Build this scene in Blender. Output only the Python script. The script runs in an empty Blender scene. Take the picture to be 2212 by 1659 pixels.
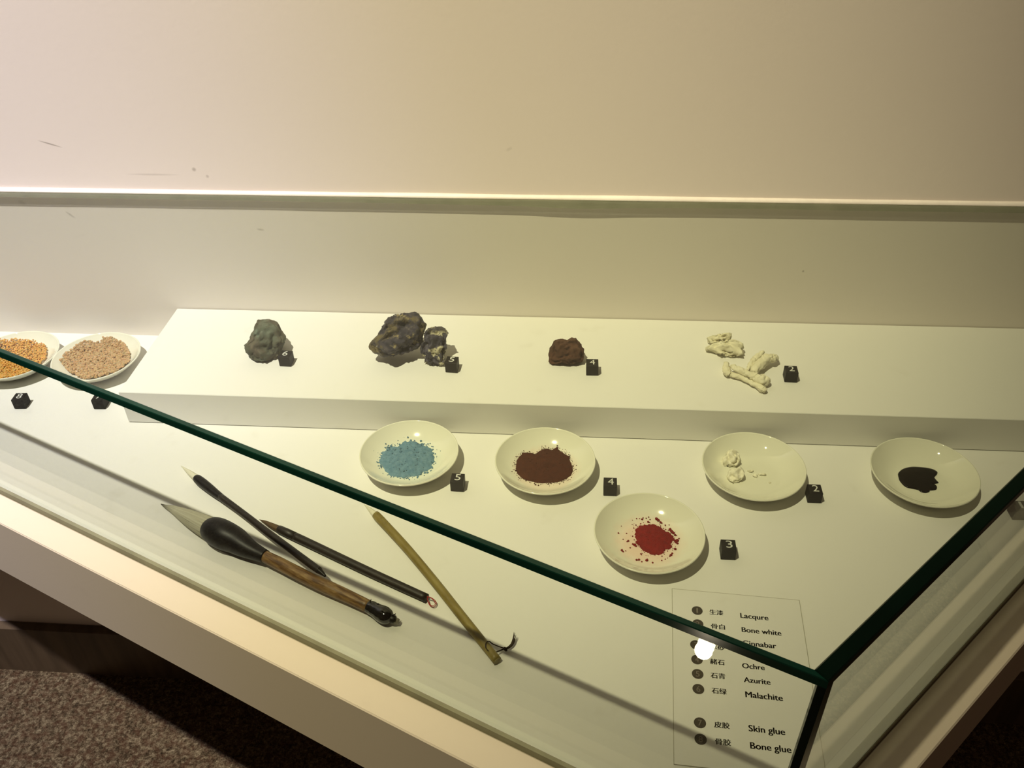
import bpy, math, random
from mathutils import Vector, Matrix, noise
random.seed(7)
S = bpy.context.scene
COL = S.collection

# ------------------------------------------------------------------ camera
W0, H0, FPX = 2212.0, 1659.0, 1927.78
RX = Vector((0.9971, 0.0738, -0.0192)); DN = Vector((0.0290, -0.5991, -0.8001)); FW = Vector((-0.0706, 0.7973, -0.5995))
RX = DN.cross(FW).normalized(); DN = FW.cross(RX).normalized(); FW = FW.normalized()
CAM = Vector((0, 0, 0.6104))
cd = bpy.data.cameras.new('camera'); cam = bpy.data.objects.new('camera', cd); COL.objects.link(cam)
cd.sensor_width = 36; cd.lens = 36 * FPX / W0; cd.clip_start = 0.01; cd.clip_end = 50
rot = Matrix((RX, -DN, -FW)).transposed()
cam.matrix_world = Matrix.Translation(CAM) @ rot.to_4x4()
S.camera = cam

# ------------------------------------------------------------------ world, lamps, exposure
w = bpy.data.worlds.new('gallery_dark'); S.world = w; w.use_nodes = True
w.node_tree.nodes['Background'].inputs[0].default_value = (1.0, 0.60, 0.36, 1)
w.node_tree.nodes['Background'].inputs[1].default_value = 0.05
vs = S.view_settings
vs.view_transform = 'Standard'; vs.look = 'None'; vs.gamma = 1; vs.use_curve_mapping = False; vs.exposure = 0.0

def spot(name, loc, aim, power, color, size, blend, r):
    l = bpy.data.lights.new(name, 'SPOT'); l.energy = power; l.color = color
    l.spot_size = math.radians(size); l.spot_blend = blend; l.shadow_soft_size = r
    o = bpy.data.objects.new(name, l); COL.objects.link(o); o.location = loc
    o.rotation_euler = (Vector(aim) - Vector(loc)).to_track_quat('-Z', 'Y').to_euler(); return o
spot('track_spotlight', (-0.90, -0.25, 3.30), (-0.40, 1.20, 0.0), 640, (1.0, 0.865, 0.56), 40, 1.0, 0.03)
spot('track_spotlight', (-0.92, -0.25, 3.30), (-1.00, 1.00, 0.0), 430, (0.54, 0.54, 1.0), 32, 1.0, 0.03)
pl_ = bpy.data.lights.new('glare_light', 'POINT'); pl_.energy = 0.55; pl_.color = (1, .85, .6); pl_.shadow_soft_size = 0.015  # unseen point light, added to make the glare over the label
plo = bpy.data.objects.new('glare_light', pl_); COL.objects.link(plo)

# ------------------------------------------------------------------ geometry of the place (metres)
YW = 0.8908                      # wall plane
A1 = math.radians(24.36); A2 = math.radians(44.85)
NV = (math.sin(A1), math.cos(A1)); MV = (math.sin(A2), -math.cos(A2))   # front and right pane normals
ZT, TG = 0.1928, 0.0068          # top of the glass, its thickness
YF, HZ, X0 = 0.7218, 0.0415, -0.485   # plinth front, height, left end
FLOOR = -0.700

def nm(n, m):
    d = NV[0] * MV[1] - NV[1] * MV[0]
    return ((n * MV[1] - NV[1] * m) / d, (NV[0] * m - n * MV[0]) / d)
def n_wall(n, y=YW): return ((n - NV[1] * y) / NV[0], y)
def m_wall(m, y=YW): return ((m - MV[1] * y) / MV[0], y)
def ray(u, v): return (RX * ((u - W0 / 2) / FPX) + DN * ((v - H0 / 2) / FPX) + FW)
def at(u, v, z=0.0):             # the point of the level plane z seen at photo pixel u, v
    d = ray(u, v); return CAM + d * ((z - CAM.z) / d.z)
def mpp(P): return (P - CAM).dot(FW) / FPX

# position of the added light, set so the front pane mirrors it
LEAN = .0051                     # the front pane leans out a little at its foot
d_ = ray(1520, 1405); N3 = Vector((NV[0], NV[1], -LEAN / .186)); kn = N3.length; N3 /= kn
t_ = ((0.3296 - LEAN) / kn - N3.dot(CAM)) / N3.dot(d_)
g_ = CAM + d_ * t_; r_ = d_ - N3 * (2 * d_.dot(N3)); plo.location = g_ + r_ * .98

# ------------------------------------------------------------------ materials
def newmat(name):
    m = bpy.data.materials.new(name); m.use_nodes = True
    nt = m.node_tree; b = nt.nodes['Principled BSDF']; return m, nt, b
def N(nt, typ, **kw):
    n = nt.nodes.new(typ)
    for k, v in kw.items():
        if k in n.inputs: n.inputs[k].default_value = v
        else: setattr(n, k, v)
    return n
def coords(nt, scale=(1, 1, 1), src='Object'):
    tc = N(nt, 'ShaderNodeTexCoord'); mp = N(nt, 'ShaderNodeMapping'); mp.inputs['Scale'].default_value = scale
    nt.links.new(tc.outputs[src], mp.inputs['Vector']); return mp.outputs['Vector']
def ramp(nt, fac, stops):
    r = N(nt, 'ShaderNodeValToRGB'); e = r.color_ramp.elements
    e[0].position, e[0].color = stops[0][0], (*stops[0][1], 1); e[1].position, e[1].color = stops[-1][0], (*stops[-1][1], 1)
    for p, c in stops[1:-1]:
        x = e.new(p); x.color = (*c, 1)
    nt.links.new(fac, r.inputs[0]); return r.outputs[0]
def mix(nt, fac, a, b):
    m = N(nt, 'ShaderNodeMix', data_type='RGBA')
    for s, v in ((0, fac), (6, a), (7, b)):
        if hasattr(v, 'links'): nt.links.new(v, m.inputs[s])
        elif s == 0: m.inputs[0].default_value = v
        else: m.inputs[s].default_value = (*v, 1)
    return m.outputs[2]
def bump(nt, b, h, strength, dist):
    bp = N(nt, 'ShaderNodeBump'); bp.inputs['Strength'].default_value = strength; bp.inputs['Distance'].default_value = dist
    nt.links.new(h, bp.inputs['Height']); nt.links.new(bp.outputs[0], b.inputs['Normal'])
def noisy(nt, vec, scale, detail=4, rough=.55):
    n = N(nt, 'ShaderNodeTexNoise'); n.inputs['Scale'].default_value = scale; n.inputs['Detail'].default_value = detail
    n.inputs['Roughness'].default_value = rough; nt.links.new(vec, n.inputs['Vector']); return n.outputs['Fac']
def mat(name, ca, cb=None, scale=20, rough=.6, lo=.35, hi=.65, bs=0, bd=.001, bscale=None, stretch=(1, 1, 1), src='Object', spec=.5, detail=5, coat=0):
    m, nt, b = newmat(name)
    b.inputs['Roughness'].default_value = rough; b.inputs['Specular IOR Level'].default_value = spec
    b.inputs['Coat Weight'].default_value = coat
    v = coords(nt, stretch, src)
    if cb:
        nt.links.new(ramp(nt, noisy(nt, v, scale, detail), [(lo, ca), (hi, cb)]), b.inputs['Base Color'])
    else: b.inputs['Base Color'].default_value = (*ca, 1)
    if bs: bump(nt, b, noisy(nt, v, bscale or scale, 6, .6), bs, bd)
    return m

def white_paint(name, base, smudge, amt=.5, rough=.75, spec=.25):
    m, nt, b = newmat(name); v = coords(nt)
    f1 = noisy(nt, v, 3.0, 3); c1 = ramp(nt, f1, [(.3, tuple(x * .985 for x in base)), (.7, base)])
    f2 = noisy(nt, v, 33.0, 3, .6); k = ramp(nt, f2, [(.64, (0, 0, 0)), (.80, (amt,) * 3)])
    c2 = mix(nt, k, c1, smudge)
    f3 = noisy(nt, v, 160.0, 2, .5); k3 = ramp(nt, f3, [(.80, (0, 0, 0)), (.86, (amt,) * 3)])
    nt.links.new(mix(nt, k3, c2, tuple(x * .6 for x in smudge)), b.inputs['Base Color'])
    b.inputs['Roughness'].default_value = rough; b.inputs['Specular IOR Level'].default_value = spec
    bump(nt, b, noisy(nt, v, 350, 3), .12, .0004); return m

M = {}
M['board'] = white_paint('painted_board', (.80, .785, .745), (.60, .57, .50), .28)
M['rail'] = white_paint('painted_rail', (.71, .645, .525), (.62, .56, .46), .25)
M['porcelain'] = mat('porcelain', (.80, .79, .655), rough=.035, spec=.6, coat=.3)

def dusty(name, col, r0, r1, amt, squash=1.0):
    m, nt, b = newmat(name); tc = N(nt, 'ShaderNodeTexCoord')
    ln = N(nt, 'ShaderNodeVectorMath', operation='LENGTH'); nt.links.new(tc.outputs['Object'], ln.inputs[0])
    nz = noisy(nt, tc.outputs['Object'], 160, 4)
    mu = N(nt, 'ShaderNodeMath', operation='MULTIPLY_ADD'); nt.links.new(nz, mu.inputs[0]); mu.inputs[1].default_value = .012
    nt.links.new(ln.outputs['Value'], mu.inputs[2])
    k = ramp(nt, mu.outputs[0], [(r0, (amt,) * 3), (r1, (0, 0, 0))])
    nt.links.new(mix(nt, k, (.80, .79, .655), col), b.inputs['Base Color'])
    b.inputs['Roughness'].default_value = .1; b.inputs['Specular IOR Level'].default_value = .6; b.inputs['Coat Weight'].default_value = .3
    return m
M['porc_red'] = dusty('porcelain_red_dust', (.80, .50, .38), .026, .042, .6)
M['porc_brown'] = dusty('porcelain_brown_dust', (.76, .56, .42), .034, .042, .5)
M['porc_blue'] = dusty('porcelain_blue_dust', (.62, .74, .62), .032, .042, .35)

def glass_pane(name, tint, k=.95):
    m = bpy.data.materials.new(name); m.use_nodes = True; nt = m.node_tree; nt.nodes.clear()
    out = N(nt, 'ShaderNodeOutputMaterial'); tr = N(nt, 'ShaderNodeBsdfTransparent'); tr.inputs[0].default_value = (*tint, 1)
    gl = N(nt, 'ShaderNodeBsdfGlossy'); gl.inputs['Roughness'].default_value = 0.0; gl.inputs[0].default_value = (.97 * k, k, .98 * k, 1)
    ge = N(nt, 'ShaderNodeNewGeometry'); mx = N(nt, 'ShaderNodeMix', data_type='FLOAT')
    nt.links.new(ge.outputs['Backfacing'], mx.inputs[0]); mx.inputs[2].default_value = 1.5; mx.inputs[3].default_value = 1 / 1.5
    fr = N(nt, 'ShaderNodeFresnel'); nt.links.new(mx.outputs[0], fr.inputs['IOR'])
    ms = N(nt, 'ShaderNodeMixShader'); nt.links.new(fr.outputs[0], ms.inputs[0]); nt.links.new(tr.outputs[0], ms.inputs[1]); nt.links.new(gl.outputs[0], ms.inputs[2])
    nt.links.new(ms.outputs[0], out.inputs[0]); return m
M['glass'] = glass_pane('clear_green_glass', (.958, .982, .955))
M['top_glass'] = glass_pane('clear_top_glass', (.958, .982, .955), .45)
M['front_glass'] = glass_pane('clear_front_glass', (.958, .982, .955), .6)
M['edge'] = mat('polished_glass_edge', (.0, .014, .010), (.006, .055, .036), 6, .12, .3, .7, spec=.3)
M['side_edge'] = mat('dark_glass_edge', (.0, .005, .003), (.002, .014, .008), 6, .12, .3, .7, spec=.25)
M['corner'] = mat('bonded_glass_corner', (.001, .006, .004), (.002, .010, .007), 8, .15, spec=.3)
M['gap_shade'] = mat('board_edge_shade', (.20, .20, .125), (.25, .25, .16), 30, .6)  # dark gap strip: the shade on the board's edge put into its colour
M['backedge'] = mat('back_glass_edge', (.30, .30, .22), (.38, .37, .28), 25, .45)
M['bead'] = mat('white_sealant', (.86, .82, .76), (.80, .76, .70), 60, .5, bs=.3, bd=.001)
M['black'] = mat('black_block', (.009, .007, .006), (.015, .012, .010), 300, .6, spec=.25, bs=.2, bd=.0004)
M['digit'] = mat('white_print', (.66, .66, .62), rough=.6)
M['ink'] = mat('black_print', (.018, .012, .008), rough=.5)
M['disc'] = mat('disc_print', (.045, .035, .025), rough=.5)
M['discdigit'] = mat('disc_digit', (.20, .17, .14), rough=.5)
M['hair'] = mat('panel_line', (.36, .34, .26), rough=.5)
M['acrylic'] = white_paint('label_acrylic', (.79, .775, .735), (.60, .57, .50), .25, .55)

# wall with its scuffs (fixed marks on the paint)
def wall_mat():
    m, nt, b = newmat('gallery_wall_paint'); v = coords(nt)
    c = ramp(nt, noisy(nt, v, 2.2, 3), [(.3, (.80, .74, .685)), (.7, (.82, .76, .705))])
    sep = N(nt, 'ShaderNodeSeparateXYZ'); nt.links.new(v, sep.inputs[0])
    def mth(op, a, bb=None, cc=None):
        n = N(nt, 'ShaderNodeMath', operation=op)
        for i, q in enumerate((a, bb, cc)):
            if q is None: continue
            if hasattr(q, 'links'): nt.links.new(q, n.inputs[i])
            else: n.inputs[i].default_value = q
        return n.outputs[0]
    for (x, z, ax, az, ang, amt) in SCUFFS:
        dx = mth('SUBTRACT', sep.outputs[0], x); dz = mth('SUBTRACT', sep.outputs[2], z)
        ca, sa = math.cos(ang), math.sin(ang)
        p = mth('ADD', mth('MULTIPLY', dx, ca / ax), mth('MULTIPLY', dz, sa / ax))
        q = mth('ADD', mth('MULTIPLY', dx, -sa / az), mth('MULTIPLY', dz, ca / az))
        rr = mth('ADD', mth('MULTIPLY', p, p), mth('MULTIPLY', q, q))
        k = mth('MULTIPLY', mth('MAXIMUM', mth('SUBTRACT', 1.0, rr), 0.0), amt)
        c = mix(nt, k, c, (.34, .30, .26))
    nt.links.new(c, b.inputs['Base Color']); b.inputs['Roughness'].default_value = .8; b.inputs['Specular IOR Level'].default_value = .2
    bump(nt, b, noisy(nt, v, 260, 4), .15, .0006); return m
def onwall(u, v):
    d = ray(u, v); return CAM + d * (YW / d.y)
SCUFFS = []
for (u, v, lu, lw, a, amt) in [(108, 311, 26, 2, -.30, .8), (419, 366, 5, 5, 0, .6), (448, 381, 4, 4, 0, .45), (330, 377, 60, 2.5, 0, .3),
                               (152, 464, 12, 3, -.75, .5), (563, 496, 9, 3, -.15, .5), (48, 438, 10, 6, -.5, .25), (1735, 586, 2.5, 3, 0, .8), (1100, 322, 8, 4, .5, .2)]:
    P = onwall(u, v); s = mpp(P) * 1.1; SCUFFS.append((P.x, P.z, lu * s, lw * s, a, amt))
M['wall'] = wall_mat()

def carpet_mat():
    m, nt, b = newmat('carpet'); v = coords(nt)
    f = noisy(nt, v, 185, 5, .75)
    c = ramp(nt, f, [(.30, (.016, .011, .005)), (.43, (.085, .060, .032)), (.52, (.19, .145, .083)), (.60, (.33, .27, .155)), (.74, (.56, .48, .31))])
    f2 = noisy(nt, v, 80, 3); k = ramp(nt, f2, [(.45, (0, 0, 0)), (.62, (.5, .5, .5))])
    nt.links.new(mix(nt, k, c, (.115, .052, .028)), b.inputs['Base Color'])
    b.inputs['Roughness'].default_value = .95; b.inputs['Specular IOR Level'].default_value = .1
    bump(nt, b, noisy(nt, v, 200, 5, .7), 1.0, .007); return m
M['carpet'] = carpet_mat()
M['skirt'] = mat('brown_laminate', (.065, .045, .024), (.12, .085, .048), 22, .5, .35, .7, stretch=(2.2, 1, .22), detail=6)
M['skirt_top'] = M['skirt']

# ------------------------------------------------------------------ object helpers
def tag(o, label=None, cat=None, group=None, kind=None):
    if label: o['label'] = label
    if cat: o['category'] = cat
    if group: o['group'] = group
    if kind: o['kind'] = kind
    return o
def empty(name, loc, label, cat, group=None, rz=0):
    o = bpy.data.objects.new(name, None); COL.objects.link(o); o.location = loc; o.rotation_euler = (0, 0, rz)
    o.empty_display_size = .01
    return tag(o, label, cat, group)
def build(name, verts, faces, m, parent=None, smooth=False, uvs=None):
    """verts are in world space; the object keeps its origin at its thing's base"""
    off = parent.matrix_world.inverted() if parent is not None else None
    me = bpy.data.meshes.new(name)
    if parent is not None:
        bpy.context.view_layer.update(); inv = world_of(parent).inverted(); verts = [inv @ Vector(p) for p in verts]
    me.from_pydata([tuple(p) for p in verts], [], faces); me.validate(); me.materials.append(m)
    if smooth: me.polygons.foreach_set('use_smooth', [True] * len(me.polygons))
    if uvs:
        uv = me.uv_layers.new(name='UVMap')
        for l in me.loops: uv.data[l.index].uv = uvs[l.vertex_index]
    me.update()
    o = bpy.data.objects.new(name, me); COL.objects.link(o); o.parent = parent; return o
def world_of(o):
    mw = Matrix.LocRotScale(o.location, o.rotation_euler, o.scale)
    return world_of(o.parent) @ mw if o.parent else mw
def prism(name, poly, z0, z1, m, parent=None, bev=0.0):
    a = sum(poly[i][0] * poly[(i + 1) % len(poly)][1] - poly[(i + 1) % len(poly)][0] * poly[i][1] for i in range(len(poly)))
    if a < 0: poly = poly[::-1]
    n = len(poly); c = Vector((sum(p[0] for p in poly) / n, sum(p[1] for p in poly) / n, 0))
    v = [(p[0], p[1], z0) for p in poly]; f = [tuple(range(n))[::-1]]
    if bev:
        inner = []
        for i in range(n):
            p = Vector(poly[i]); e1 = (p - Vector(poly[i - 1])).normalized(); e2 = (Vector(poly[(i + 1) % n]) - p).normalized()
            n1 = Vector((-e1.y, e1.x)); n2 = Vector((-e2.y, e2.x)); bis = (n1 + n2); k = bev / max(.3, (1 + n1.dot(n2)))
            inner.append(p + bis * k)
        v += [(p[0], p[1], z1 - bev) for p in poly] + [(p.x, p.y, z1) for p in inner]
        rings = 3
    else:
        v += [(p[0], p[1], z1) for p in poly]; rings = 2
    for r in range(rings - 1):
        for i in range(n): j = (i + 1) % n; f.append((r * n + i, r * n + j, (r + 1) * n + j, (r + 1) * n + i))
    f.append(tuple(range((rings - 1) * n, rings * n)))
    return build(name, v, f, m, parent)
def slab(name, bot, top, z0, z1, m, parent):
    n = len(bot); a = sum(bot[i][0] * bot[(i + 1) % n][1] - bot[(i + 1) % n][0] * bot[i][1] for i in range(n))
    if a < 0: bot, top = bot[::-1], top[::-1]
    return build(name, [(p[0], p[1], z0) for p in bot] + [(p[0], p[1], z1) for p in top],
                 [tuple(range(n))[::-1], tuple(range(n, 2 * n))] + [(i, (i + 1) % n, n + (i + 1) % n, n + i) for i in range(n)], m, parent)
def box(name, lo, hi, m, parent=None, bev=0.0):
    return prism(name, [(lo[0], lo[1]), (hi[0], lo[1]), (hi[0], hi[1]), (lo[0], hi[1])], lo[2], hi[2], m, parent, bev)
def smooth_path(secs, k=4):
    out = []
    n = len(secs)
    for i in range(n - 1):
        p0, p1, p2, p3 = [secs[max(0, min(n - 1, j))] for j in (i - 1, i, i + 1, i + 2)]
        for s in range(k):
            t = s / k
            h = [(-t + 2 * t * t - t ** 3) / 2, (2 - 5 * t * t + 3 * t ** 3) / 2, (t + 4 * t * t - 3 * t ** 3) / 2, (t ** 3 - t * t) / 2]
            P = p0[0] * h[0] + p1[0] * h[1] + p2[0] * h[2] + p3[0] * h[3]
            r = max(1e-5, p0[1] * h[0] + p1[1] * h[1] + p2[1] * h[2] + p3[1] * h[3])
            out.append((P, r))
    out.append(secs[-1]); return out
def tube_mesh(secs, seg=20, k=4, wob=0.0):
    if k > 1: secs = smooth_path(secs, k)
    V, F, U = [], [], []
    n = len(secs); ref = Vector((0, 0, 1))
    for i, (P, r) in enumerate(secs):
        T = (secs[min(n - 1, i + 1)][0] - secs[max(0, i - 1)][0])
        T = T.normalized() if T.length > 1e-9 else Vector((1, 0, 0))
        if abs(T.dot(ref)) > .97: ref = Vector((0, 1, 0))
        X = T.cross(ref).normalized(); Y = X.cross(T).normalized()
        for j in range(seg):
            a = 2 * math.pi * j / seg
            rr = r * (1 + wob * noise.noise(Vector((math.cos(a) * 2, math.sin(a) * 2, i * .35))))
            V.append(P + X * (rr * math.cos(a)) + Y * (rr * math.sin(a))); U.append((i / (n - 1), j / seg))
    for i in range(n - 1):
        for j in range(seg):
            j2 = (j + 1) % seg; F.append((i * seg + j, (i + 1) * seg + j, (i + 1) * seg + j2, i * seg + j2))
    F.append(tuple(range(seg))); F.append(tuple((n - 1) * seg + j for j in range(seg))[::-1])
    return V, F, U
def tube(name, secs, m, parent=None, seg=20, k=4, wob=0.0):
    bone = m is M.get('bone')
    V, F, U = tube_mesh(secs, 32 if bone else seg, 9 if bone else k, wob)
    if bone:                                             # chalky pitted surface
        V = [p + Vector([noise.fractal(p * 260 + Vector((7 * i, 0, 0)), 1.0, 2.0, 4) for i in range(3)]) * .0011 for p in V]
        V = [Vector((p.x, p.y, max(p.z, HZ + .0003))) for p in V]
    return build(name, V, F, m, parent, True, U)
def tubes(name, lists, m, parent=None, seg=8, k=3):
    V, F = [], []
    for s in lists:
        v, f, u = tube_mesh(s, seg, k); o = len(V); V += v; F += [tuple(i + o for i in q) for q in f]
    return build(name, V, F, m, parent, True)
def lathe(name, prof, center, m, parent=None, seg=96, ecc=0.0):
    V, F = [], []; n = len(prof)
    for j in range(seg):
        a = 2 * math.pi * j / seg
        for r, z in prof: V.append((center[0] + r * math.cos(a), center[1] + r * math.sin(a), center[2] + z))
    for j in range(seg):
        j2 = (j + 1) % seg
        for i in range(n - 1): F.append((j * n + i, j2 * n + i, j2 * n + i + 1, j * n + i + 1))
    return build(name, V, F, m, parent, True)
_ico = {}
def ico(sub):
    if sub in _ico: return _ico[sub]
    import bmesh
    bm = bmesh.new(); bmesh.ops.create_icosphere(bm, subdivisions=sub, radius=1); bm.verts.ensure_lookup_table()
    _ico[sub] = ([v.co.copy() for v in bm.verts], [tuple(v.index for v in f.verts) for f in bm.faces]); bm.free(); return _ico[sub]
def text_obj(name, body, width=None, height=None, bold=0.0, m=None, mtx=None, parent=None, shear=0.0):
    cu = bpy.data.curves.new(name, 'FONT'); cu.body = body; cu.size = 1;  cu.align_x = 'LEFT'; cu.resolution_u = 4; cu.shear = shear
    o = bpy.data.objects.new('tmp', cu); COL.objects.link(o); dg = bpy.context.evaluated_depsgraph_get(); dg.update()
    me = bpy.data.meshes.new_from_object(o.evaluated_get(dg)); bpy.data.objects.remove(o); bpy.data.curves.remove(cu)
    xs = [v.co.x for v in me.vertices]; ys = [v.co.y for v in me.vertices]
    x0, x1, y0, y1 = min(xs), max(xs), min(ys), max(ys)
    sx = width / (x1 - x0) if width else None; sy = height / (y1 - y0) if height else None
    sx = sx or sy; sy = sy or sx
    verts, faces = [], []
    for dx in ((0, .03, .055) if bold else (0,)):          # heavier weight: strokes doubled sideways
        o_ = len(verts); verts += [mtx @ Vector(((v.co.x - x0 + dx - (.035 if bold else 0)) * sx, (v.co.y - (y0 if height else 0)) * sy, 0)) for v in me.vertices]
        faces += [tuple(i + o_ for i in p.vertices) for p in me.polygons]
    bpy.data.meshes.remove(me)
    return build(name, verts, faces, m, parent)

# ------------------------------------------------------------------ the room
wl = build('wall_back', [(-3, YW, FLOOR), (3, YW, FLOOR), (3, YW, 2.2), (-3, YW, 2.2), (-3, YW + .1, FLOOR), (3, YW + .1, FLOOR), (3, YW + .1, 2.2), (-3, YW + .1, 2.2)],
           [(0, 1, 2, 3), (7, 6, 5, 4), (3, 2, 6, 7), (0, 4, 5, 1), (0, 3, 7, 4), (1, 5, 6, 2)], M['wall'])
tag(wl, kind='structure')
tag(box('floor', (-3, -3, FLOOR - .05), (3, YW + .1, FLOOR), M['carpet']), kind='structure')
tag(box('baseboard_back', (-3, YW - .016, FLOOR), (3, YW, FLOOR + .115), M['skirt'], bev=.0015), kind='structure')

# ------------------------------------------------------------------ display case
case = empty('display_case', (*nm(.3296, -.1127), -.10), 'wall-mounted white display case with a wedge-shaped green-edged glass cover', 'display case')
NO, NI, MO, MI = .2935, .3213, -.0821, -.1120
ZR, ZB = -.007, -.100
prism('base_panel', [nm(.3245, -.1127), m_wall(-.1127), n_wall(.3245)], -.099, 0.0, M['board'], case)
prism('front_rail', [nm(NO, MO), nm(NI, MI), n_wall(NI), n_wall(NO)], ZB, ZR, M['rail'], case, .0012)
prism('side_rail', [nm(NO, MO), m_wall(MO), m_wall(MI), nm(NI, MI)], ZB, ZR, M['rail'], case, .0012)
prism('front_gap_shade', [nm(NI, MI), nm(.3245, -.1127), n_wall(.3245), n_wall(NI)], -.099, -.0004, M['gap_shade'], case)  # fills the gap behind the rail with the painted shade
prism('side_gap_shade', [nm(NI, MI), m_wall(MI), m_wall(-.1127), nm(.3245, -.1127)], -.099, -.0004, M['gap_shade'], case)
GN, GM, GNI, GMI = .3296, -.1127, .3362, -.1193
ZG = ZT - TG
slab('front_pane', [nm(GN - LEAN, -.1172), nm(GNI - LEAN, -.1205), n_wall(GNI - LEAN, YW - .001), n_wall(GN - LEAN, YW - .001)],
     [nm(GN, -.1172), nm(GNI, -.1205), n_wall(GNI, YW - .001), n_wall(GN, YW - .001)], 0.0002, ZG, M['front_glass'], case)
prism('side_pane', [nm(.336, GM), m_wall(GM, YW - .001), m_wall(GMI, YW - .001), nm(.340, GMI)], 0.0002, ZG, M['glass'], case)
slab('corner_joint', [nm(GN - LEAN, GM), nm(.336, GM), nm(.340, GMI), nm(GNI - LEAN, -.1205), nm(GN - LEAN, -.1172)],
     [nm(GN, GM), nm(.336, GM), nm(.340, GMI), nm(GNI, -.1205), nm(GN, -.1172)], 0.0002, ZG, M['corner'], case)
prism('top_pane', [nm(.3341, -.1222), m_wall(-.1222, YW - .005), n_wall(.3341, YW - .005)], ZG, ZT, M['top_glass'], case)
prism('front_edge', [nm(GN, GM), nm(.3341, -.1222), n_wall(.3341, YW - .001), n_wall(GN, YW - .001)], ZG, ZT, M['edge'], case, .0008)
prism('side_edge', [nm(GN, GM), m_wall(GM, YW - .001), m_wall(-.1222, YW - .001), nm(.3341, -.1222)], ZG, ZT, M['side_edge'], case, .0008)
# back edge of the top pane with its uneven sealant below, and the white bead that closes the gap to the wall
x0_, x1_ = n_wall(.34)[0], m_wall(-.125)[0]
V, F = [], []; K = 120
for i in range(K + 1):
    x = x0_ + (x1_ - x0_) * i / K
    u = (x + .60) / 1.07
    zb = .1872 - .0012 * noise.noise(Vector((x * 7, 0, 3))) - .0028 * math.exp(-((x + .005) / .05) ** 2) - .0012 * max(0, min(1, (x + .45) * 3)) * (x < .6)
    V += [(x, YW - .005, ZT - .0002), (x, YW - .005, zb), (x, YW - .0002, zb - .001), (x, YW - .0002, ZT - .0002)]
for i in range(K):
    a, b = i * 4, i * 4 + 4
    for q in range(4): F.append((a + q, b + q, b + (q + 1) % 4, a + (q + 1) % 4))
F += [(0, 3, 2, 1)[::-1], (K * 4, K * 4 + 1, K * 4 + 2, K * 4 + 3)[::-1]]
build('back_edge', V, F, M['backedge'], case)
V, F = [], []
for i in range(K + 1):
    x = x0_ + (x1_ - x0_) * i / K
    r = .0040 + .0007 * noise.noise(Vector((x * 9, 5, 0)))
    for q in range(7):
        a = math.pi / 2 * q / 6; V.append((x, YW - r * math.cos(a) * 1.15, ZT + r * math.sin(a)))
    V.append((x, YW, ZT))
for i in range(K):
    for q in range(8): F.append((i * 8 + q, i * 8 + 8 + q, i * 8 + 8 + (q + 1) % 8, i * 8 + (q + 1) % 8))
build('sealant_bead', V, F, M['bead'], case, True)

# ------------------------------------------------------------------ plinth
px1 = m_wall(-.121, YF)[0] - .001
pd = tag(prism('display_plinth', [(X0, YF), (px1, YF), (m_wall(-.121, YW - .001)[0] - .001, YW - .001), (X0, YW - .001)], 0.0012, HZ, M['board'], None, .0006),
    'long low white plinth along the back wall inside the glass case', 'plinth')

# ------------------------------------------------------------------ plates
def plate_in(r):
    if r < .024: return .0036
    t = min(1, (r - .024) / .0245); return .0036 + .0142 * (t ** 1.75)
def plate_prof():
    p = [(0.0001, .0018), (.020, .0018), (.0225, .0000), (.0262, .0000), (.0272, .0018)]
    for i in range(1, 11):
        t = i / 10; p.append((.0272 + .0223 * t, .0018 + .0148 * t ** 1.6))
    p += [(.0500, .0172), (.04995, .0180), (.0494, .0184), (.0487, .0181)]
    for i in range(14, -1, -1):
        r = .024 + .0243 * i / 14; p.append((r, plate_in(r)))
    p += [(.012, .0036), (.0001, .0036)]
    return p
PROF = plate_prof()
PLATES = {}
def plate(key, x, y, m, label):
    o = lathe('plate', PROF, (0, 0, 0), m); o.location = (x, y, 0.0002); tag(o, label, 'plate', 'white porcelain dishes of pigment')
    PLATES[key] = (x, y); return o
plate('bone_glue', -.6615, .8175, M['porcelain'], 'white porcelain dish of fine amber-yellow grains cut by the left picture edge')
plate('skin_glue', -.5619, .8191, M['porcelain'], 'white porcelain dish of coarse pinkish-brown grains beside the left end of the plinth')
plate('blue', -.1652, .6694, M['porc_blue'], 'white porcelain dish holding pale blue powder')
plate('brown', -.0277, .6646, M['porc_brown'], 'white porcelain dish holding dark red-brown powder')
plate('white', .1768, .6672, M['porcelain'], 'white porcelain dish holding broken white chips')
plate('red', .0706, .5723, M['porc_red'], 'white porcelain dish holding bright red powder, nearest the viewer')
plate('black', .3394, .6673, M['porcelain'], 'white porcelain dish holding a pool of black lacquer')

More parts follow.
